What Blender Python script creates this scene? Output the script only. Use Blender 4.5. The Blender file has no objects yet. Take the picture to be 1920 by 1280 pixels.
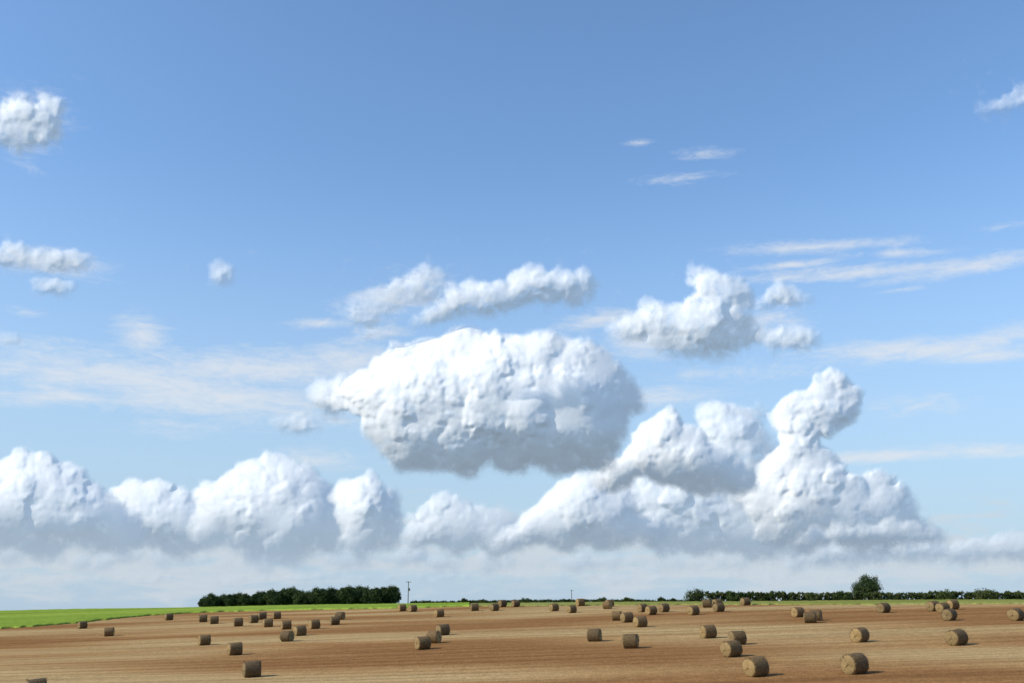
import bpy, math, random
import numpy as np
from mathutils import Vector, Matrix
random.seed(7); rng=np.random.default_rng(11)
sc=bpy.context.scene
sc.view_settings.view_transform='Standard'; sc.view_settings.look='None'; sc.view_settings.exposure=0
col=sc.collection
F=1884.0; P=math.atan(490/F)
CP,SP=math.cos(P),math.sin(P)
def ray(u,v):
    x=(u-960)/F; yc=(640-v)/F
    return Vector((x, CP-yc*SP, SP+yc*CP))
# ---------------------------------------------------------------- terrain
def H(x,y):
    x=np.asarray(x,float); y=np.asarray(y,float)
    a=-8.4+0.038*y+0.04*x
    neg=-np.logaddexp(0,-x/20)*20
    b=0.25+0.0145*neg-0.003*(y-200)
    k=0.35
    m=-k*np.logaddexp(-a/k,-b/k)
    m=m+0.10*np.sin(x*0.045+1.3)*np.sin(y*0.06)+0.05*np.sin(x*0.11+y*0.07)
    return m
def hit(u,v,off=0.0,dmax=700):
    r=ray(u,v); 
    s=np.linspace(40,dmax,6000)
    X=r.x*s;Y=r.y*s;Z=r.z*s
    dz=Z-(H(X,Y)+off)
    i=np.where(dz<=0)[0]
    if len(i)==0: i=[int(np.argmin(dz/s))]
    i=i[0]
    return float(X[i]),float(Y[i])
# ---------------------------------------------------------------- helpers
def new_mat(name):
    m=bpy.data.materials.new(name); m.use_nodes=True; nt=m.node_tree; nt.nodes.clear(); return m,nt
def N(nt,t,**kw):
    n=nt.nodes.new(t)
    for k,v in kw.items(): setattr(n,k,v)
    return n
def math_(nt,op,a,b=None,c=None,clamp=False):
    n=nt.nodes.new('ShaderNodeMath'); n.operation=op; n.use_clamp=clamp
    for i,q in enumerate((a,b,c)):
        if q is None: continue
        if isinstance(q,(int,float)): n.inputs[i].default_value=q
        else: nt.links.new(q,n.inputs[i])
    return n.outputs[0]
def ramp(nt,fac,stops,interp='LINEAR'):
    n=nt.nodes.new('ShaderNodeValToRGB'); n.color_ramp.interpolation=interp
    e=n.color_ramp.elements
    while len(e)<len(stops): e.new(0.5)
    for i,(p,c) in enumerate(stops):
        e[i].position=p; e[i].color=(c[0],c[1],c[2],1)
    nt.links.new(fac,n.inputs[0]); return n.outputs[0]
def mixc(nt,fac,a,b,bt='MIX'):
    n=nt.nodes.new('ShaderNodeMix'); n.data_type='RGBA'; n.blend_type=bt
    if isinstance(fac,(int,float)): n.inputs[0].default_value=fac
    else: nt.links.new(fac,n.inputs[0])
    for i,q in ((6,a),(7,b)):
        if isinstance(q,tuple): n.inputs[i].default_value=(q[0],q[1],q[2],1)
        else: nt.links.new(q,n.inputs[i])
    return n.outputs[2]
def mesh_np(name,verts,faces,smooth=False,validate=True):
    verts=np.asarray(verts,np.float32); faces=np.asarray(faces,np.int32)
    me=bpy.data.meshes.new(name); k=faces.shape[1]
    me.vertices.add(len(verts)); me.vertices.foreach_set('co',verts.ravel())
    me.loops.add(faces.size); me.loops.foreach_set('vertex_index',faces.ravel())
    me.polygons.add(len(faces)); me.polygons.foreach_set('loop_start',np.arange(len(faces),dtype=np.int32)*k)
    me.polygons.foreach_set('loop_total',np.full(len(faces),k,np.int32))
    me.polygons.foreach_set('use_smooth',np.full(len(faces),smooth))
    me.update(calc_edges=True)
    if validate: me.validate()
    return me
def obj(name,me,mat=None,**props):
    o=bpy.data.objects.new(name,me); col.objects.link(o)
    if mat and me and not me.materials: me.materials.append(mat)
    for k,v in props.items(): o[k]=v
    return o
# ---------------------------------------------------------------- sun
SAZ=math.radians(109); SEL=math.radians(36)
sd=Vector((-math.sin(SAZ)*math.cos(SEL), math.cos(SAZ)*math.cos(SEL), math.sin(SEL)))
sl=bpy.data.lights.new('sun','SUN'); sl.energy=4.2; sl.angle=math.radians(0.5); sl.color=(1,0.92,0.76)
so=bpy.data.objects.new('sun',sl); col.objects.link(so); so.rotation_euler=sd.to_track_quat('Z','Y').to_euler(); so.location=(-50,0,80)
# ---------------------------------------------------------------- world
w=bpy.data.worlds.new('World'); sc.world=w; w.use_nodes=True; nt=w.node_tree; nt.nodes.clear()
out=N(nt,'ShaderNodeOutputWorld'); bg=N(nt,'ShaderNodeBackground'); nt.links.new(bg.outputs[0],out.inputs[0])
bg.inputs[1].default_value=0.1
sky=N(nt,'ShaderNodeTexSky',sky_type='NISHITA',sun_disc=False,sun_elevation=SEL,sun_rotation=-SAZ,air_density=1.0,dust_density=0.7,ozone_density=1.6)
tc=N(nt,'ShaderNodeTexCoord'); sep=N(nt,'ShaderNodeSeparateXYZ'); nt.links.new(tc.outputs['Generated'],sep.inputs[0])
az=math_(nt,'ARCTAN2',sep.outputs[0],sep.outputs[1]); el=math_(nt,'ARCSINE',sep.outputs[2])
ae=N(nt,'ShaderNodeCombineXYZ'); nt.links.new(az,ae.inputs[0]); nt.links.new(el,ae.inputs[1])
def azel(u,v):
    r=ray(u,v).normalized(); return math.atan2(r.x,r.y), math.asin(r.z)
def noise(scale,sx,sy,detail,rough,dist=0.0,z=0.0,rot=0.0):
    m=N(nt,'ShaderNodeMapping'); m.inputs['Scale'].default_value=(sx,sy,1); m.inputs['Location'].default_value=(z,z*1.7,z); m.inputs['Rotation'].default_value=(0,0,rot)
    nt.links.new(ae.outputs[0],m.inputs[0])
    n=N(nt,'ShaderNodeTexNoise'); n.inputs['Scale'].default_value=scale; n.inputs['Detail'].default_value=detail; n.inputs['Roughness'].default_value=rough; n.inputs['Distortion'].default_value=dist
    nt.links.new(m.outputs[0],n.inputs[0]); return n.outputs[0]
def layer(blobs,nz,amp,width,top=1.0,bias=0.0):
    acc=None
    for (u,v,ru,rv,rot,st) in blobs:
        a,e=azel(u,v)
        m=N(nt,'ShaderNodeMapping',vector_type='TEXTURE'); m.inputs['Location'].default_value=(a,e,0); m.inputs['Rotation'].default_value=(0,0,math.radians(rot)); m.inputs['Scale'].default_value=(ru/F,rv/F,1)
        nt.links.new(ae.outputs[0],m.inputs[0])
        l=N(nt,'ShaderNodeVectorMath',operation='LENGTH'); nt.links.new(m.outputs[0],l.inputs[0])
        d=math_(nt,'MULTIPLY_ADD',l.outputs['Value'],-1.4,1.0+st-.7)
        d=math_(nt,'MAXIMUM',d,-3.0)
        acc=d if acc is None else math_(nt,'SMOOTH_MAX',acc,d,0.2)
    nn=math_(nt,'MULTIPLY_ADD',nz,amp,-.5*amp+bias)
    dd=math_(nt,'ADD',acc,nn)
    mr=N(nt,'ShaderNodeMapRange',interpolation_type='SMOOTHSTEP'); nt.links.new(dd,mr.inputs[0]); mr.inputs[1].default_value=0; mr.inputs[2].default_value=width; mr.inputs[4].default_value=top
    return mr.outputs[0]
streak=[(270,715,300,44,-6,1.6),(110,700,150,42,0,1.4),(460,690,250,32,4,1.7),(660,678,110,32,0,1.6),(420,742,280,46,-3,1.5),(265,628,60,44,-20,1.1),(90,745,140,20,6,1.3),
 (1325,288,75,17,0,1.0),(1198,268,40,10,0,.9),(1280,335,150,16,0,.85),(45,585,50,11,0,.9),(600,606,75,12,5,1.1),(700,630,90,18,12,1.3),(600,860,120,30,0,.9),(350,800,200,30,0,.7),
 (1540,461,230,14,-3,1.25),(1680,474,110,12,-4,1.1),(1620,510,240,17,-2,1.25),(1810,502,190,18,3,1.3),(1480,497,110,10,0,1.1),(1690,543,70,8,0,1.0),
 (1740,655,260,24,-3,1.35),(1870,635,140,28,8,1.2),(1860,665,130,16,0,1.3),(1690,853,190,13,0,1.3),(1850,845,150,16,-2,1.3),(1230,745,200,34,0,.9),(1350,700,350,40,0,.5),(1880,425,130,16,0,.5),(1700,760,220,40,0,.5),(1120,600,100,22,10,1.2),
 (60,235,75,70,0,1.1),(85,490,110,34,0,1.2),(740,560,120,44,12,1.2),(1430,610,120,60,0,1.0),(1200,640,90,50,0,1.2)]
n2a=noise(11,1,5.0,10,.7,0.9,4.1,0.04); n2b=noise(46,1,2.6,8,.7,0.8,2.1,0.12)
n2=math_(nt,'ADD',math_(nt,'MULTIPLY',n2a,.6),math_(nt,'MULTIPLY',n2b,.4))
A2=layer(streak,n2,5.0,2.2,0.8,.1)
n3=noise(15,1,5.2,10,.62,0.4,7.7)
bank_=[(200,1050,900,90,0,.9),(1000,1040,500,95,0,1),(1500,1045,600,90,0,1),(1850,1040,300,60,0,1),(880,985,190,55,0,.9)]
A3=layer(bank_,n3,4.6,1.2,0.75,.1)
hz=N(nt,'ShaderNodeMapRange',interpolation_type='SMOOTHSTEP'); nt.links.new(el,hz.inputs[0]); hz.inputs[1].default_value=-0.02; hz.inputs[2].default_value=0.44; hz.inputs[3].default_value=0.9; hz.inputs[4].default_value=0.0
c=mixc(nt,1.0,sky.outputs[0],(1.54,1.86,2.10),'MULTIPLY')
c=mixc(nt,hz.outputs[0],c,(4.5,5.9,7.4))
c=mixc(nt,A3,c,(6.2,6.8,7.4))
c=mixc(nt,A2,c,(7.6,8.0,8.5))
nt.links.new(c,bg.inputs[0])
# ---------------------------------------------------------------- cumulus clouds : relief shells lit by the sun, with haze painted in as glow
def vnoise(U,V,scale,seed,octs=5,rough=.55):
    r=np.random.default_rng(seed); tot=np.zeros_like(U); am=1;s=0
    for o in range(octs):
        G=r.uniform(0,2*math.pi,(64,64)); gx=np.cos(G); gy=np.sin(G)
        x=U/scale+r.uniform(0,50); y=V/scale+r.uniform(0,50)
        xi=np.floor(x).astype(int); yi=np.floor(y).astype(int); fx=x-xi; fy=y-yi
        wx=fx*fx*fx*(fx*(fx*6-15)+10); wy=fy*fy*fy*(fy*(fy*6-15)+10)
        def g(a,b): i=(xi+a)%64; j=(yi+b)%64; return gx[i,j]*(fx-a)+gy[i,j]*(fy-b)
        n=(g(0,0)*(1-wx)+g(1,0)*wx)*(1-wy)+(g(0,1)*(1-wx)+g(1,1)*wx)*wy
        tot+=n*am; s+=am; am*=rough; scale*=.5
    return tot/s*1.5
def blur(A,sig):
    if sig<.3: return A
    k=int(3*sig+1); x=np.arange(-k,k+1); w_=np.exp(-x*x/(2*sig*sig)); w_/=w_.sum()
    Ap=np.pad(A,((k,k),(0,0)),mode='edge'); B=sum(w_[i]*Ap[i:i+A.shape[0]] for i in range(2*k+1))
    Bp=np.pad(B,((0,0),(k,k)),mode='edge'); return sum(w_[i]*Bp[:,i:i+A.shape[1]] for i in range(2*k+1))
def sample(A,r,c):
    r=np.clip(r,0,A.shape[0]-1.001); c=np.clip(c,0,A.shape[1]-1.001); i=r.astype(int); j=c.astype(int); a=r-i; b=c-j
    return (A[i,j]*(1-b)+A[i,j+1]*b)*(1-a)+(A[i+1,j]*(1-b)+A[i+1,j+1]*b)*a
def sstep(x,a,b): t=np.clip((x-a)/(b-a),0,1); return t*t*(3-2*t)
m,cn=new_mat('cloud_vapour'); o=N(cn,'ShaderNodeOutputMaterial')
df=N(cn,'ShaderNodeBsdfDiffuse'); df.inputs[0].default_value=(.94,.93,.92,1)
haze_glow=N(cn,'ShaderNodeEmission'); haze_glow.inputs[0].default_value=(.45,.575,.72,1); haze_glow.inputs[1].default_value=1.0  # aerial haze and shade fill painted into the clouds as bluish emission
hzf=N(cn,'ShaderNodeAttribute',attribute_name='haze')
ad=N(cn,'ShaderNodeMixShader'); cn.links.new(hzf.outputs['Fac'],ad.inputs[0]); cn.links.new(df.outputs[0],ad.inputs[1]); cn.links.new(haze_glow.outputs[0],ad.inputs[2])
at_=N(cn,'ShaderNodeAttribute',attribute_name='opacity'); tr=N(cn,'ShaderNodeBsdfTransparent'); mx=N(cn,'ShaderNodeMixShader')
cn.links.new(at_.outputs['Fac'],mx.inputs[0]); cn.links.new(tr.outputs[0],mx.inputs[1]); cn.links.new(ad.outputs[0],mx.inputs[2]); cn.links.new(mx.outputs[0],o.inputs[0])
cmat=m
def cloud(circles,D,base,label,opac=.95,soft=1.0,relief=.46,seed=1,detail=1.0,st=1.8,warp=1.0,haze=.2,name='cloud',body=90,fade=None,hg=.14):
    r_=np.random.default_rng(seed)
    C=np.array(circles,float); pad=50
    u0=(C[:,0]-C[:,2]).min()-pad; u1=(C[:,0]+C[:,2]).max()+pad; v0=(C[:,1]-C[:,2]).min()-pad; v1=(C[:,1]+C[:,2]).max()+pad
    us=np.arange(u0,u1,st); vs=np.arange(v0,v1,st); U,V=np.meshgrid(us,vs); Z=np.zeros_like(U)
    def stamp(cu,cv,cr,z0):
        i0=max(0,int((cv-cr-v0)/st)); i1=min(len(vs),int((cv+cr-v0)/st)+2); j0=max(0,int((cu-cr-u0)/st)); j1=min(len(us),int((cu+cr-u0)/st)+2)
        if i0>=i1 or j0>=j1: return
        d2=(U[i0:i1,j0:j1]-cu)**2+(V[i0:i1,j0:j1]-cv)**2; ins=d2<cr*cr
        z=np.sqrt(np.maximum(0,cr*cr-d2))+z0
        Z[i0:i1,j0:j1]=np.where(ins,np.maximum(Z[i0:i1,j0:j1],z),Z[i0:i1,j0:j1])
    def zat(u,v): return Z[int(np.clip((v-v0)/st,0,len(vs)-1)),int(np.clip((u-u0)/st,0,len(us)-1))]
    for (u,v,r) in C: stamp(u,v,r,5+r_.uniform(0,.3)*r)
    L=[]
    for (u,v,r) in C:
        for k in range(int(9*detail)):
            a=r_.uniform(0,6.283); q=math.sqrt(r_.uniform(0,1))*.95; L.append((u+math.cos(a)*q*r,v+math.sin(a)*q*r*.95,max(5,r*r_.uniform(.28,.5))))
    L2=[]
    for (u,v,r) in L:
        stamp(u,v,r,max(0,zat(u,v)-r*.62))
        for k in range(int(6*detail)):
            a=r_.uniform(0,6.283); q=r_.uniform(.2,1.05); L2.append((u+math.cos(a)*q*r,v+math.sin(a)*q*r,max(3.5,r*r_.uniform(.28,.46))))
    L3=[]
    for (u,v,r) in L2:
        stamp(u,v,r,max(0,zat(u,v)-r*.58))
        if r>6:
            for k in range(int(5*detail)):
                a=r_.uniform(0,6.283); q=r_.uniform(.3,1.1); L3.append((u+math.cos(a)*q*r,v+math.sin(a)*q*r,max(3,r*r_.uniform(.3,.5))))
    for (u,v,r) in L3: stamp(u,v,r,max(0,zat(u,v)-r*.55))
    ws=7*warp*(1+.6*(soft-1))
    wu=vnoise(U,V,30,seed+1,5,.55)*ws; wv=vnoise(U,V,30,seed+2,5,.55)*ws
    R=(V-v0+wv)/st; Cc=(U-u0+wu)/st
    M=sample((Z>0).astype(float),R,Cc); Zw=sample(Z,R,Cc)
    n=vnoise(U,V,24,seed+3,5,.55); nb=vnoise(U,V,70,seed+4,4); nf=vnoise(U,V,9,seed+5,3,.6)
    ht=vs[-1]-vs[0]-2*pad
    small=soft>1.35
    lowf=sstep(V,base-min(160,ht*.75),base-10)
    rightf=sstep(U,u0+pad+(u1-u0-2*pad)*.3,u1-pad)*(0 if small else 1)
    Zs=blur(Zw,1.15*soft); Zl=blur(Zw,6*soft); Zxl=blur(Zw,14*soft)
    mixf=np.clip(lowf*.75+.02+.7*rightf+1.2*nb,0,1)
    Zf=Zs*(1-mixf)+Zl*mixf; Zf=Zf*.58+Zxl*.42+(n*1.2+nf*.5)*(1-.6*mixf)
    Bsig=min(36,ht/st*.22)
    Zf=Zf+body*blur(M,Bsig)
    bl=base+nb*14+n*4
    tt=min(95,ht*.5); t=np.clip((bl-V)/tt,0,1); f0=.8 if small else .42; Zf=Zf*(f0+(1-f0)*np.sqrt(1-(1-t)**2))
    sg=1.7*soft
    Ms=blur(M,sg)*(1-lowf)+blur(M,sg*3.0)*lowf
    Ms=Ms*(1-.8*rightf)+blur(M,sg*3.6)*.8*rightf
    A=sstep(Ms+(n*.50+nf*.08)*min(soft,1.8),.14,.84+.14*min(soft,2))
    cr_=sstep(blur(M,sg*3.8),.3,.88); A=A*((.28+.72*cr_) if small else (.40+.60*cr_))
    fd=fade or 16*soft
    A*=1-sstep(V,bl-fd*.8,bl+fd)
    A*=opac
    if small: A*=1-.55*min(1,(soft-1.25))*sstep(nb*1.2+n*.6,-.08,.40)
    keep=A>.004
    s=D/F
    X=(U-960)/F; Yc=(640-V)/F; dx=X; dy=CP-Yc*SP; dz=SP+Yc*CP
    Y=D-Zf*s*relief; Pw=np.stack([dx/dy*Y,Y,dz/dy*Y],-1)
    kd=keep.copy(); kd[1:]|=keep[:-1]; kd[:-1]|=keep[1:]; kd[:,1:]|=kd[:,:-1]; kd[:,:-1]|=kd[:,1:]
    fm=kd[:-1,:-1]&kd[1:,:-1]&kd[:-1,1:]&kd[1:,1:]
    idx=np.arange(U.size).reshape(U.shape); q=np.stack([idx[:-1,:-1],idx[1:,:-1],idx[1:,1:],idx[:-1,1:]],-1)[fm]
    used=np.unique(q); rm=-np.ones(U.size,int); rm[used]=np.arange(len(used)); q=rm[q]
    Pv=Pw.reshape(-1,3)[used]; O=Pv.mean(0); me=mesh_np('cloud',Pv-O,q,True,False)
    a=me.attributes.new('opacity','FLOAT','POINT'); a.data.foreach_set('value',np.clip(A.ravel()[used],0,1).astype(np.float32))
    hh=haze+hg*sstep(V+nb*30,base-170,base+10)  # painted haze glow grows toward the base, tinting the shaded underside
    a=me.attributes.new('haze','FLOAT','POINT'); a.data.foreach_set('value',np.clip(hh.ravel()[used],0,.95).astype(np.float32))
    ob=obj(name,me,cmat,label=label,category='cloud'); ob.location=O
    if name=='cloud': ob['group']='clouds in the sky'
    else: ob['kind']='stuff'
    return ob
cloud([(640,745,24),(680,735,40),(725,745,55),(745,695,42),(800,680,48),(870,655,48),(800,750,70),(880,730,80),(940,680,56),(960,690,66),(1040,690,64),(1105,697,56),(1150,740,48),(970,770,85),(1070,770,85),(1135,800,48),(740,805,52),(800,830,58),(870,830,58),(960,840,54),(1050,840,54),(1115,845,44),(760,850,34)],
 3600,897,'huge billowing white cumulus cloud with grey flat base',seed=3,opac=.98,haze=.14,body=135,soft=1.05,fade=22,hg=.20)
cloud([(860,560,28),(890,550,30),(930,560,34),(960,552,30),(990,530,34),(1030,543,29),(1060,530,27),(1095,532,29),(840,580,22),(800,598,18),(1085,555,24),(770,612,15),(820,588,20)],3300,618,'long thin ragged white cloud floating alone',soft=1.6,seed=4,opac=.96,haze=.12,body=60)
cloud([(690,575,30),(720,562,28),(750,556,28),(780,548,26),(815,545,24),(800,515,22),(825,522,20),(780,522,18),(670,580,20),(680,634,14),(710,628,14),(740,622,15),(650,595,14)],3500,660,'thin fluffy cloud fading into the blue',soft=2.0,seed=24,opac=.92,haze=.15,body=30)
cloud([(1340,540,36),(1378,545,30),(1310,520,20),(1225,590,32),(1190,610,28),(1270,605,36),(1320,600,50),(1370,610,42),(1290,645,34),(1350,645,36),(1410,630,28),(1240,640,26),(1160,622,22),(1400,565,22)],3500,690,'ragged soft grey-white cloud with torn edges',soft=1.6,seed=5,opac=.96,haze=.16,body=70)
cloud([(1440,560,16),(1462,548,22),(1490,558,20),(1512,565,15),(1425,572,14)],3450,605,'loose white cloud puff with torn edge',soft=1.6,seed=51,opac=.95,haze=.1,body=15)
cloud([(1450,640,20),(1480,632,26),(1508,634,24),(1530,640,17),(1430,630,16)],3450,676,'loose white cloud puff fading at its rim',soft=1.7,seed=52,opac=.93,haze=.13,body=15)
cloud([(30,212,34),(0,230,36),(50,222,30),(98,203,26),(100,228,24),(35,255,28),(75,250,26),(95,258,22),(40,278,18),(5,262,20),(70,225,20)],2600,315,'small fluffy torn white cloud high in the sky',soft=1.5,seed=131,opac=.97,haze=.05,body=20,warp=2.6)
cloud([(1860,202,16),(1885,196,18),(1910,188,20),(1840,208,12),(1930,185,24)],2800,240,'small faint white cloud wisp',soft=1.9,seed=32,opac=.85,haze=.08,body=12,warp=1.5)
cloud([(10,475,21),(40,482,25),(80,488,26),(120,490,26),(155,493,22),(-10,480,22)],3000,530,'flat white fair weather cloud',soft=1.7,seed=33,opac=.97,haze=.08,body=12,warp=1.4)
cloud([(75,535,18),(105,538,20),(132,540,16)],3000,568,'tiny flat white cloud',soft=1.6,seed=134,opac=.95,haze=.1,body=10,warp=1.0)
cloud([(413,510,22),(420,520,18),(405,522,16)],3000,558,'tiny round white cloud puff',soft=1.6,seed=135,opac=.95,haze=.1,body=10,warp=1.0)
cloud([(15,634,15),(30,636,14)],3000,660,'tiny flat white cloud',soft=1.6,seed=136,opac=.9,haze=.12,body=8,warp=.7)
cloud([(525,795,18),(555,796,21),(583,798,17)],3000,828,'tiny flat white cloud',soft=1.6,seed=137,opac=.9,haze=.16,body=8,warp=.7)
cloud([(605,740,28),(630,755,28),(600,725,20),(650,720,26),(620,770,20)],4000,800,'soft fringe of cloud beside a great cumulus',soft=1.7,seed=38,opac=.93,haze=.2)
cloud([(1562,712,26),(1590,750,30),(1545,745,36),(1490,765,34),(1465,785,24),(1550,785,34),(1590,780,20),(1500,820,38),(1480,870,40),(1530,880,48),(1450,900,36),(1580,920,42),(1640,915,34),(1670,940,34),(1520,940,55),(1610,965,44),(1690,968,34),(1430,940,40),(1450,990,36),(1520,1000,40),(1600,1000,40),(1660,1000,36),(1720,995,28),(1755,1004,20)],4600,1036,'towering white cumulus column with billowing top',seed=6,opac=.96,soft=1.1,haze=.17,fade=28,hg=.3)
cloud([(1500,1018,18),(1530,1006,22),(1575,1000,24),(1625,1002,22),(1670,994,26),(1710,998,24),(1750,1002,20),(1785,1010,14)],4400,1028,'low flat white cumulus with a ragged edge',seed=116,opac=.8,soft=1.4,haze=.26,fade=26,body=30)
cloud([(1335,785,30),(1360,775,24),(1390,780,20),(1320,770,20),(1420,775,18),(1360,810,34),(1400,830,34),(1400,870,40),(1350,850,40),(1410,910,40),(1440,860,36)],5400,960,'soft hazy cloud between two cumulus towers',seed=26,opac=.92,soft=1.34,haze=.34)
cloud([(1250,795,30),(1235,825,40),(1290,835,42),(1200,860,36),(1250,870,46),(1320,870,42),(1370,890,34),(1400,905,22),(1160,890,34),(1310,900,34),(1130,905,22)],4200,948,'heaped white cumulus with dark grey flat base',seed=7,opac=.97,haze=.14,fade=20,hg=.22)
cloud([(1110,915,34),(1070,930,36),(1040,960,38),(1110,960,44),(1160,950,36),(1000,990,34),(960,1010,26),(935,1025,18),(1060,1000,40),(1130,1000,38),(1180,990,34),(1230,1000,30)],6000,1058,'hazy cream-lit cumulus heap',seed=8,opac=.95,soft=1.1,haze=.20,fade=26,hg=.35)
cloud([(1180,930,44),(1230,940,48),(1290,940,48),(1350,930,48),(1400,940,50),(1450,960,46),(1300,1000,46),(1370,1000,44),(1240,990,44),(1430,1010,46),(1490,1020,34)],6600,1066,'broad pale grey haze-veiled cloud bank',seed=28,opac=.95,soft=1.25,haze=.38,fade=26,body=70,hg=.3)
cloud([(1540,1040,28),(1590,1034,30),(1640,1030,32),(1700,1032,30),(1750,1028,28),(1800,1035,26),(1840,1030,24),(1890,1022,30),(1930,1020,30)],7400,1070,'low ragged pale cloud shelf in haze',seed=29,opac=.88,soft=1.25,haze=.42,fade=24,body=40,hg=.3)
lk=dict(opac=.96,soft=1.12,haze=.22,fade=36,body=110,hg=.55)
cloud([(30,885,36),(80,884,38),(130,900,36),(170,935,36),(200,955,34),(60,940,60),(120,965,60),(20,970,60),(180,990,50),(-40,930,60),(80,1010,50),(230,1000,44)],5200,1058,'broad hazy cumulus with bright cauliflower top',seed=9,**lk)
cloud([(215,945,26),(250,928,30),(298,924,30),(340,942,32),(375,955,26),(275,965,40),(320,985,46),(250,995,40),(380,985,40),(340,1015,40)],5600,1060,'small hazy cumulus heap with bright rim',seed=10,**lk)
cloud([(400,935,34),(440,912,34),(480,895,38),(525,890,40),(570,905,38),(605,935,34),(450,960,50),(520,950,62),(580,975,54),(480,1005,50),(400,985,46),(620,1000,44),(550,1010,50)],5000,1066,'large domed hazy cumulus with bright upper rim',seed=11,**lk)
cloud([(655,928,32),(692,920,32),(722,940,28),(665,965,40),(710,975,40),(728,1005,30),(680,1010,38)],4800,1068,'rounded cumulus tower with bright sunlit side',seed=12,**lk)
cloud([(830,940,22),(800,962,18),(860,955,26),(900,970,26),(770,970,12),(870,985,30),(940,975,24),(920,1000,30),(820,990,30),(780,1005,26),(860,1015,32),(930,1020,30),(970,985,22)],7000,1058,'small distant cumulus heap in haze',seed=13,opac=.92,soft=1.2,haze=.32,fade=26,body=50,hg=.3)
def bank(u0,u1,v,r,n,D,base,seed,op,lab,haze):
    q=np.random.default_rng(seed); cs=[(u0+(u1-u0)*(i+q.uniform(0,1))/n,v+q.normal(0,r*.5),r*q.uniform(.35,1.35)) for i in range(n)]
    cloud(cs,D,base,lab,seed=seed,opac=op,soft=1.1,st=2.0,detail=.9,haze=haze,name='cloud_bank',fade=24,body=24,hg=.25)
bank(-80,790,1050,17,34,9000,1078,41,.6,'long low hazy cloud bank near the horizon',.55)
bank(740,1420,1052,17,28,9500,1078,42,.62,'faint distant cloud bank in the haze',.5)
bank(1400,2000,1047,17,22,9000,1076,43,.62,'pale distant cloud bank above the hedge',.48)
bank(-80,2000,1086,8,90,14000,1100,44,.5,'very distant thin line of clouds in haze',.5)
# ---------------------------------------------------------------- ground
def graded(a,b,step,ext):
    c=list(np.arange(a,b+1e-6,step)); s=step; x=c[-1]
    R=[]
    while x<ext: s*=1.25; x+=s; R.append(x)
    return c,R
cx,R=graded(-260,260,4,26000); xs=np.array([-q for q in R[::-1]]+cx+R)
cy,R=graded(-40,560,3,26000); ys=np.array(cy+R)
XX,YY=np.meshgrid(xs,ys); ZZ=H(XX,YY)
V=np.stack([XX,YY,ZZ],-1).reshape(-1,3); nx=len(xs); ny=len(ys)
idx=np.arange(nx*ny).reshape(ny,nx)
Fq=np.stack([idx[:-1,:-1],idx[:-1,1:],idx[1:,1:],idx[1:,:-1]],-1).reshape(-1,4)
m,nt=new_mat('stubble'); o=N(nt,'ShaderNodeOutputMaterial'); b=N(nt,'ShaderNodeBsdfDiffuse'); nt.links.new(b.outputs[0],o.inputs[0])
tcn=N(nt,'ShaderNodeTexCoord')
def gn(nt,tcn,sx,sy,detail,rough=.55,rot=0,loc=0):
    mp=N(nt,'ShaderNodeMapping'); mp.inputs['Scale'].default_value=(sx,sy,.5); mp.inputs['Location'].default_value=(loc,loc,0)
    rt=N(nt,'ShaderNodeMapping'); rt.inputs['Rotation'].default_value=(0,0,rot); nt.links.new(tcn.outputs['Object'],rt.inputs[0]); nt.links.new(rt.outputs[0],mp.inputs[0])
    n=N(nt,'ShaderNodeTexNoise'); n.inputs['Scale'].default_value=1; n.inputs['Detail'].default_value=detail; n.inputs['Roughness'].default_value=rough
    nt.links.new(mp.outputs[0],n.inputs[0]); return n.outputs[0]
RT=math.radians(5)
band=gn(nt,tcn,.003,.05,1.5,.5,RT,3.1)
rows=gn(nt,tcn,.003,.6,2,.6,RT,1)
mid=gn(nt,tcn,1.4,.8,4,.75,RT,2)
fine=gn(nt,tcn,6.0,3.0,3,.75,RT,2)
cb=ramp(nt,band,[(0.40,(.245,.130,.055)),(0.5,(.325,.200,.090)),(0.61,(.385,.272,.135))])
cr=ramp(nt,rows,[(0.35,(.80,.77,.75)),(0.62,(1.12,1.12,1.12))]); cb=mixc(nt,1.0,cb,cr,'MULTIPLY')
cr=ramp(nt,mid,[(0.3,(.84,.82,.80)),(0.7,(1.14,1.14,1.14))]); cb=mixc(nt,1.0,cb,cr,'MULTIPLY')
cf=ramp(nt,fine,[(0.3,(.7,.68,.65)),(0.7,(1.3,1.3,1.3))]); cb=mixc(nt,1.0,cb,cf,'MULTIPLY')
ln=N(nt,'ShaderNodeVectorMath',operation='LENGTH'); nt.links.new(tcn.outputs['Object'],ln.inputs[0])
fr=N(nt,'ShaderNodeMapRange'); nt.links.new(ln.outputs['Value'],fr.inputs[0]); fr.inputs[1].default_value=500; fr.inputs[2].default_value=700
bounce_tint=ramp(nt,gn(nt,tcn,.003,.004,2,.5),[(.4,(.09,.115,.13)),(.6,(.13,.15,.155))])  # unseen far ground, tint added to steer bounce light on cloud undersides
cb=mixc(nt,fr.outputs[0],cb,bounce_tint)
nt.links.new(cb,b.inputs[0])
bp=N(nt,'ShaderNodeBump'); bp.inputs['Strength'].default_value=.5; bp.inputs['Distance'].default_value=.08; nt.links.new(fine,bp.inputs['Height']); nt.links.new(bp.outputs[0],b.inputs['Normal'])
g=obj('ground',mesh_np('ground',V,Fq,True),m,kind='structure')
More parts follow.
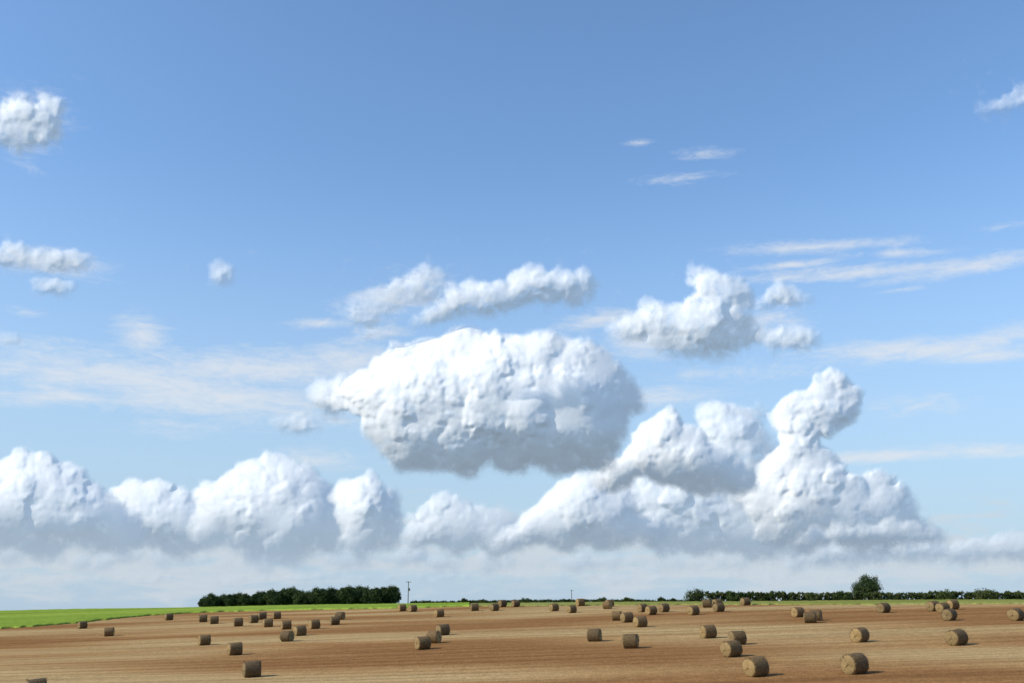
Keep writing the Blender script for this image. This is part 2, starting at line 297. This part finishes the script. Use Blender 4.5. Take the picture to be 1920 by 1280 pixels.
def crop_mat(name,stops):
    m,nt=new_mat(name); o=N(nt,'ShaderNodeOutputMaterial'); b=N(nt,'ShaderNodeBsdfDiffuse'); nt.links.new(b.outputs[0],o.inputs[0]); tcn=N(nt,'ShaderNodeTexCoord')
    a=gn(nt,tcn,.012,.05,5,.6,0.1,1); c=ramp(nt,a,stops)
    f=gn(nt,tcn,2,2,3,.7); c=mixc(nt,1.0,c,ramp(nt,f,[(.3,(.65,.65,.6)),(.7,(1.3,1.3,1.3))]),'MULTIPLY')
    nt.links.new(c,b.inputs[0]); return m
def draped(name,us,vs,mat,h,far=900,label=None):
    V=[];Fc=[]; K=40
    for u,v in zip(us,vs):
        x,y=hit(u,v); t=x/y
        V.append((x,y,float(H(x,y))-.05))
        for k in range(K):
            yy=y+.02+(far-y)*(k/(K-1))**1.8; hh=h*min(1,.55+.45*k)+0.04*math.sin(yy*3+u)
            V.append((t*yy,yy,float(H(t*yy,yy))+hh))
    K1=K+1
    for i in range(len(us)-1):
        for k in range(K): a=i*K1+k; Fc.append((a,a+K1,a+K1+1,a+1))
    return obj(name,mesh_np(name,V,Fc,True),mat,kind='structure')
ub=[-500,-200,0,60,140,200,250,300,350,420,500,620,740,800,880]
vb=[1205,1190,1178,1174,1168,1161,1156,1152,1149,1146,1144,1142,1140,1138,1136.5]
us=np.arange(-500,881,6); vs=np.interp(us,ub,vb)+rng.normal(0,.25,len(us))
draped('crop_field',us,vs,crop_mat('green_crop',[(.3,(.155,.225,.035)),(.5,(.205,.285,.045)),(.7,(.255,.335,.06))]),.35)
us=np.arange(880,2400,6); vs=np.interp(us,[880,1100,1300,1600,1920,2400],[1136.5,1134.5,1133,1133,1131.5,1130])+rng.normal(0,.3,len(us))
draped('grass_verge',us,vs,crop_mat('verge_grass',[(.3,(.15,.17,.04)),(.5,(.21,.22,.06)),(.7,(.28,.27,.10))]),.18)
# ---------------------------------------------------------------- bales
m,nt=new_mat('straw_bale'); o=N(nt,'ShaderNodeOutputMaterial'); b=N(nt,'ShaderNodeBsdfPrincipled'); b.inputs['Roughness'].default_value=.8; nt.links.new(b.outputs[0],o.inputs[0])
tcn=N(nt,'ShaderNodeTexCoord'); sx=N(nt,'ShaderNodeSeparateXYZ'); nt.links.new(tcn.outputs['Object'],sx.inputs[0])
rad=math_(nt,'SQRT',math_(nt,'ADD',math_(nt,'POWER',sx.outputs[1],2.0),math_(nt,'POWER',sx.outputs[2],2.0)))
nz=N(nt,'ShaderNodeTexNoise'); nz.inputs['Scale'].default_value=7; nz.inputs['Detail'].default_value=6; nz.inputs['Roughness'].default_value=.7; nt.links.new(tcn.outputs['Object'],nz.inputs[0])
ringw=math_(nt,'SINE',math_(nt,'ADD',math_(nt,'MULTIPLY',rad,55.0),math_(nt,'MULTIPLY',nz.outputs[0],9.0)))
wrapw=math_(nt,'SINE',math_(nt,'ADD',math_(nt,'MULTIPLY',sx.outputs[0],60.0),math_(nt,'MULTIPLY',nz.outputs[0],9.0)))
isend=math_(nt,'GREATER_THAN',math_(nt,'ABSOLUTE',sx.outputs[0]),.63)
st=N(nt,'ShaderNodeMix'); st.data_type='FLOAT'; nt.links.new(isend,st.inputs[0]); nt.links.new(wrapw,st.inputs[2]); nt.links.new(ringw,st.inputs[3])
c=ramp(nt,nz.outputs[0],[(.3,(.06,.034,.011)),(.55,(.15,.092,.032)),(.75,(.32,.22,.085))])
c=mixc(nt,1.0,c,ramp(nt,math_(nt,'MULTIPLY_ADD',st.outputs[0],.5,.5),[(0,(.72,.70,.66)),(1,(1.12,1.12,1.1))]),'MULTIPLY')
c=mixc(nt,math_(nt,'MULTIPLY',isend,.42),c,(.42,.30,.13))
oi=N(nt,'ShaderNodeObjectInfo'); c=mixc(nt,1.0,c,ramp(nt,oi.outputs['Random'],[(0,(.72,.72,.72)),(1,(1.2,1.16,1.1))]),'MULTIPLY')
nt.links.new(c,b.inputs[0]); bp=N(nt,'ShaderNodeBump'); bp.inputs['Strength'].default_value=.35; bp.inputs['Distance'].default_value=.03; nt.links.new(st.outputs[0],bp.inputs['Height']); nt.links.new(bp.outputs[0],b.inputs['Normal'])
matbale=m
def bale_mesh(seed):
    r=np.random.default_rng(seed); S=56; ph=r.uniform(0,6,6)
    prof=[(-.68,.0),(-.70,.18),(-.69,.36),(-.675,.50),(-.64,.585),(-.58,.63),(-.48,.652),(-.3,.655),(-.1,.664),(.1,.66),(.3,.66),(.48,.652),(.58,.63),(.64,.585),(.675,.50),(.69,.36),(.70,.18),(.68,.0)]
    V=[]
    for (x,q) in prof:
        for s in range(S):
            a=2*math.pi*s/S
            rr=q*(1+.022*math.sin(2*a+ph[0])+.014*math.sin(3*a+ph[1]+x*3)+r.normal(0,.010))
            y=rr*math.cos(a); z=rr*math.sin(a)
            if z<-.6: z=-.6+(z+.6)*.3
            xx=x+ (.03*math.sin(a*2+ph[2])+r.normal(0,.014))*(1 if abs(x)>.6 else .2)
            V.append((xx,y*(1.02),z))
    Fc=[]
    for i in range(len(prof)-1):
        for s in range(S):
            a=i*S+s; c_=i*S+(s+1)%S; Fc.append((a,c_,c_+S,a+S))
    V=np.array(V)
    n=len(V); W=[];WF=[]
    for k in range(320):
        a=r.uniform(0,2*math.pi); x=r.choice([-.64,.64])+r.normal(0,.04) if r.random()<.6 else r.uniform(-.65,.65)
        p=np.array([x,.63*math.cos(a),.63*math.sin(a)]); 
        if p[2]<-.5 and r.random()<.3: continue
        d=np.array([r.normal(0,.7),math.cos(a)*.5+r.normal(0,.6),math.sin(a)*.5+r.normal(0,.6)]); d/=np.linalg.norm(d)
        e=p+d*r.uniform(.05,.15); sd_=np.cross(d,[.3,.5,.8]); sd_=sd_/np.linalg.norm(sd_)*.009
        if e[2]<-.58: continue
        W+= [p-sd_,p+sd_,e+sd_*.5,e-sd_*.5]; q=n+len(W)-4; WF.append((q,q+1,q+2,q+3))
    return mesh_np('straw_bale',np.concatenate([V,np.array(W)]),np.concatenate([Fc,np.array(WF)]),True)
bms=[bale_mesh(i) for i in range(4)]
for q in bms: q.materials.append(matbale)
bales=[(155,1171),(205,1184),(317,1156),(381,1159),(402,1162),(384,1199),(441,1216),(473,1254),(447,1166),(476,1160),(492,1154),(503,1167),(519,1153),(537,1171),(539,1192),(563,1182),(590,1170),(628,1163),(638,1154),(68,1288),(754,1139),(774,1140),(824,1149),(831,1180),(814,1194),(793,1205),(890,1138),(927,1138),(942,1131),(967,1131),(1039,1138),(1072,1141),(1088,1129),(1139,1134),(1143,1130),(1115,1190),(1183,1202),(1157,1154),(1176,1157),(1201,1165),(1205,1139),(1221,1144),(1245,1139),(1300,1144),(1326,1131),(1345,1130),(1348,1138),(1398,1127),(1328,1184),(1383,1195),(1372,1216),(1418,1250),(1603,1245),(1496,1147),(1519,1157),(1530,1153),(1612,1190),(1657,1139),(1750,1136),(1768,1139),(1786,1133),(1780,1152),(1794,1195),(1905,1152)]
for i,(u,v) in enumerate(bales):
    x,y=hit(u,v,.6,300)
    o=bpy.data.objects.new('straw_bale',bms[i%4]); col.objects.link(o)
    z=float(H(x,y))
    e=.5; gx=(float(H(x+e,y))-float(H(x-e,y)))/(2*e); gy=(float(H(x,y+e))-float(H(x,y-e)))/(2*e)
    nrm=Vector((-gx,-gy,1)).normalized()
    yaw=math.radians(random.choice([22,28,35,-25,30])+random.uniform(-9,9))
    q=Vector((0,0,1)).rotation_difference(nrm)@Matrix.Rotation(yaw,3,'Z').to_quaternion()
    s=random.uniform(.99,1.08); o.scale=(s,s,s)
    o.rotation_mode='QUATERNION'; o.rotation_quaternion=q; o.location=Vector((x,y,z))+nrm*.585*s
    o['label']='round golden straw bale lying on the stubble field'; o['category']='hay bale'; o['group']='round straw bales scattered over the field'
# ---------------------------------------------------------------- foliage
def leaf_mat(name,a,b_,c_):
    m,nt=new_mat(name); o=N(nt,'ShaderNodeOutputMaterial'); d=N(nt,'ShaderNodeBsdfDiffuse'); t=N(nt,'ShaderNodeBsdfTranslucent'); mx=N(nt,'ShaderNodeMixShader'); mx.inputs[0].default_value=.2
    tcn=N(nt,'ShaderNodeTexCoord'); n=N(nt,'ShaderNodeTexNoise'); n.inputs['Scale'].default_value=.8; n.inputs['Detail'].default_value=4; nt.links.new(tcn.outputs['Object'],n.inputs[0])
    oi=N(nt,'ShaderNodeObjectInfo'); f=math_(nt,'ADD',n.outputs[0],math_(nt,'MULTIPLY_ADD',oi.outputs['Random'],.2,-.1))
    c=ramp(nt,f,[(.35,a),(.5,b_),(.68,c_)]); nt.links.new(c,d.inputs[0]); nt.links.new(c,t.inputs[0])
    nt.links.new(d.outputs[0],mx.inputs[1]); nt.links.new(t.outputs[0],mx.inputs[2]); nt.links.new(mx.outputs[0],o.inputs[0]); return m
lm=leaf_mat('leaves',(.032,.055,.023),(.053,.080,.032),(.09,.115,.042))
hm=leaf_mat('hedge_leaves',(.04,.06,.022),(.07,.095,.033),(.12,.13,.05))
m,nt=new_mat('bark'); o=N(nt,'ShaderNodeOutputMaterial'); b=N(nt,'ShaderNodeBsdfDiffuse'); nzz=N(nt,'ShaderNodeTexNoise'); nzz.inputs['Scale'].default_value=8; nt.links.new(ramp(nt,nzz.outputs[0],[(.3,(.04,.03,.02)),(.7,(.12,.09,.065))]),b.inputs[0]); nt.links.new(b.outputs[0],o.inputs[0]); bark=m
def leaves(cent,n,spread,size,r):
    k=r.integers(0,len(cent),n); d=r.normal(size=(n,3)); d/=np.linalg.norm(d,axis=1)[:,None]
    c=cent[k,:3]+d*cent[k,3:4]*spread*r.uniform(.3,1.1,(n,1))
    a=d*.5+r.normal(size=(n,3))*.6; nrm=a/np.linalg.norm(a,axis=1)[:,None]
    a=np.cross(nrm,r.normal(size=(n,3))); a/=np.linalg.norm(a,axis=1)[:,None]; b=np.cross(nrm,a)
    s=size*r.uniform(.6,1.4,(n,1)); V=np.stack([c-a*s,c+b*s*.7,c+a*s,c-b*s*.7],1).reshape(-1,3)
    return V,np.arange(4*n).reshape(-1,4)
def crown(W,Ht,z0,seed,n,size,nc=44):
    r=np.random.default_rng(seed); C=[]
    for i in range(nc):
        d=r.normal(size=3); d/=np.linalg.norm(d); q=r.uniform(.4,.85)
        C.append([d[0]*W/2*q,d[1]*W/2*q,z0+Ht/2+d[2]*Ht/2*q,r.uniform(.11,.19)*W])
    V,Fq=leaves(np.array(C),n,1.0,size,r); return mesh_np('crown',V,Fq)
def tube(pts,rads,S=8):
    V=[];Fc=[]
    for p,q in zip(pts,rads):
        for s in range(S): a=2*math.pi*s/S; V.append((p[0]+q*math.cos(a),p[1]+q*math.sin(a),p[2]))
    for i in range(len(pts)-1):
        for s in range(S): a=i*S+s; c=i*S+(s+1)%S; Fc.append((a,c,c+S,a+S))
    return V,Fc
def trunk(Ht,seed,r0):
    r=np.random.default_rng(seed); V,Fc=tube([(0,0,-.3),(.05,0,Ht*.2),(.0,.1,Ht*.5),(.1,0,Ht*.8)],[r0*1.3,r0,r0*.7,r0*.2])
    for k in range(7):
        a=r.uniform(0,6.28); z=Ht*r.uniform(.2,.5); L=Ht*.35
        v,f=tube([(0,0,z),(math.cos(a)*L*.4,math.sin(a)*L*.4,z+L*.4),(math.cos(a)*L*.8,math.sin(a)*L*.8,z+L)],[r0*.45,r0*.3,r0*.08],6)
        n=len(V); V+=v; Fc+=[tuple(i+n for i in q) for q in f]
    return mesh_np('trunk',V,Fc,True)
variants=[]
for i,(W,Ht) in enumerate([(8,7.5),(7.5,8.2),(9,7.8),(7,6.9)]):
    cr=crown(W,Ht*.93,.2,40+i,6000,.22); cr.materials.append(lm); tr=trunk(Ht*.9,60+i,.22); tr.materials.append(bark); variants.append((cr,tr))
cr=crown(7.6,4.9,1.2,77,9500,.13,42); cr.materials.append(lm); tr=trunk(5.4,78,.24); tr.materials.append(bark); variants.append((cr,tr))
def tree(x,y,var,s,label,group=None,sz=None,sink=0):
    e=bpy.data.objects.new('tree',None); col.objects.link(e); e.location=(x,y,float(H(x,y))-sink); e.rotation_euler=(0,0,random.uniform(0,6.28)); e.scale=(s,s,sz or s)
    e['label']=label; e['category']='tree'
    if group: e['group']=group
    for me,nm in ((variants[var][0],'crown'),(variants[var][1],'trunk')):
        c=bpy.data.objects.new(nm,me); col.objects.link(c); c.parent=e
for i in range(60):
    f=i/59; row=i%3
    u=378+f*358+random.uniform(-4,4); D=455+row*12+random.uniform(-4,4); r=ray(u,1130); x=r.x/r.y*D
    s=(.66+.50*min(1,f*1.25)**.6+.08*math.sin(f*19)+.05*math.sin(f*41+1))*random.uniform(.86,1.12)
    if u<398: s*=.95
    tree(x,D,random.randrange(4),s,'dark green broadleaf tree standing in a dense copse','trees of the copse beyond the green field')
def at(u,D): r=ray(u,1130); return r.x/r.y*D
tree(at(1629,280),280,4,1.12,'lone dark rounded tree rising above the hedge')
def shrub(u,D,W,Ht,lab):
    x=at(u,D); me=crown(W,Ht,-.1,int(u),int(1500+W*Ht*120),.13); me.materials.append(hm)
    o=obj('bush',me,None,label=lab,category='bush'); o.location=(x,D,float(H(x,D)))
shrub(1303,235,5.2,2.9,'dark rounded bush beside the field edge'); 
for u,W,Ht in ((1376,4,2.4),(1524,3,2.4),(1578,4,2.6),(1775,4.2,2.6),(1850,5,3.0)): shrub(u,222,W,Ht,'dark leafy bush growing in the hedge')
for u,W,Ht in ((872,3,2.0),(905,2,1.7),(985,4,1.9),(1130,3,2.0),(1175,4,2.0),(1240,3,2.1),(1262,2.6,1.8)): shrub(u,330,W,Ht,'small distant dark bush by the field edge')
def hedge(u0,u1,D,Ht,n,size,seed,label):
    r=np.random.default_rng(seed); x0,x1=at(u0,D),at(u1,D); C=[]
    L=x1-x0
    for i in range(int(L*30)):
        x=x0+r.uniform(0,L); y=D+r.normal(0,.5); hh=Ht*(.93+.05*math.sin(x*.35)+.05*math.sin(x*1.1+1)+.05*math.sin(x*2.7))
        C.append([x,y,float(H(x,D))+r.uniform(.05,1)**.8*hh-.1,.32])
    V,Fq=leaves(np.array(C),n,1.0,size,r); return obj('hedge',mesh_np('hedge',V,Fq),hm,label=label,category='hedge')
hedge(1322,2300,225,2.3,120000,.13,1,'long dark green field hedge with uneven top')
hedge(770,1330,345,1.4,30000,.18,2,'low thin distant hedge along the field edge')
# ---------------------------------------------------------------- utility poles
m,nt=new_mat('weathered_wood'); o=N(nt,'ShaderNodeOutputMaterial'); b=N(nt,'ShaderNodeBsdfDiffuse'); nzz=N(nt,'ShaderNodeTexNoise'); nzz.inputs['Scale'].default_value=5; nt.links.new(ramp(nt,nzz.outputs[0],[(.3,(.07,.06,.05)),(.7,(.15,.13,.11))]),b.inputs[0]); nt.links.new(b.outputs[0],o.inputs[0]); wood=m
def box(sx,sy,sz):
    V=[(x*sx/2,y*sy/2,z*sz/2) for x in(-1,1) for y in(-1,1) for z in(-1,1)]
    return V,[(0,1,3,2),(4,6,7,5),(0,4,5,1),(2,3,7,6),(0,2,6,4),(1,5,7,3)]
def pole(u,D,Ht,trafo):
    x=at(u,D); e=bpy.data.objects.new('utility_pole',None); col.objects.link(e); e.location=(x,D,float(H(x,D)))
    e['label']='tall wooden utility pole with crossarm'+(' and transformer' if trafo else ''); e['category']='utility pole'
    def part(nm,me,loc):
        o=obj(nm,me,wood); o.parent=e; o.location=loc
    v,f=tube([(0,0,-.5),(0,0,Ht*.5),(0,0,Ht)],[.19,.16,.13],10); part('post',mesh_np('post',v,f,True),(0,0,0))
    v,f=box(1.8,.14,.16); part('crossarm',mesh_np('crossarm',v,f),(0,-.2,Ht-.35))
    for dx in (-.8,0,.8):
        v,f=tube([(0,0,0),(0,0,.1),(0,0,.12),(0,0,.25)],[.04,.08,.05,.03],8); part('insulator',mesh_np('insulator',v,f,True),(dx,-.2,Ht-.26))
    if trafo:
        v,f=tube([(0,0,0),(0,0,.02),(0,0,1.0),(0,0,1.02)],[.02,.32,.32,.02],14); part('transformer',mesh_np('transformer',v,f,True),(.36,0,Ht-3.6))
pole(765,400,9.2,True); pole(1072,520,7.2,False)
# ---------------------------------------------------------------- camera
cd=bpy.data.cameras.new('camera'); cd.sensor_width=36; cd.lens=36*F/1920; cd.clip_end=80000; cd.clip_start=.5
co=bpy.data.objects.new('camera',cd); col.objects.link(co); co.location=(0,0,0); co.rotation_euler=(math.pi/2+P,0,0); sc.camera=co
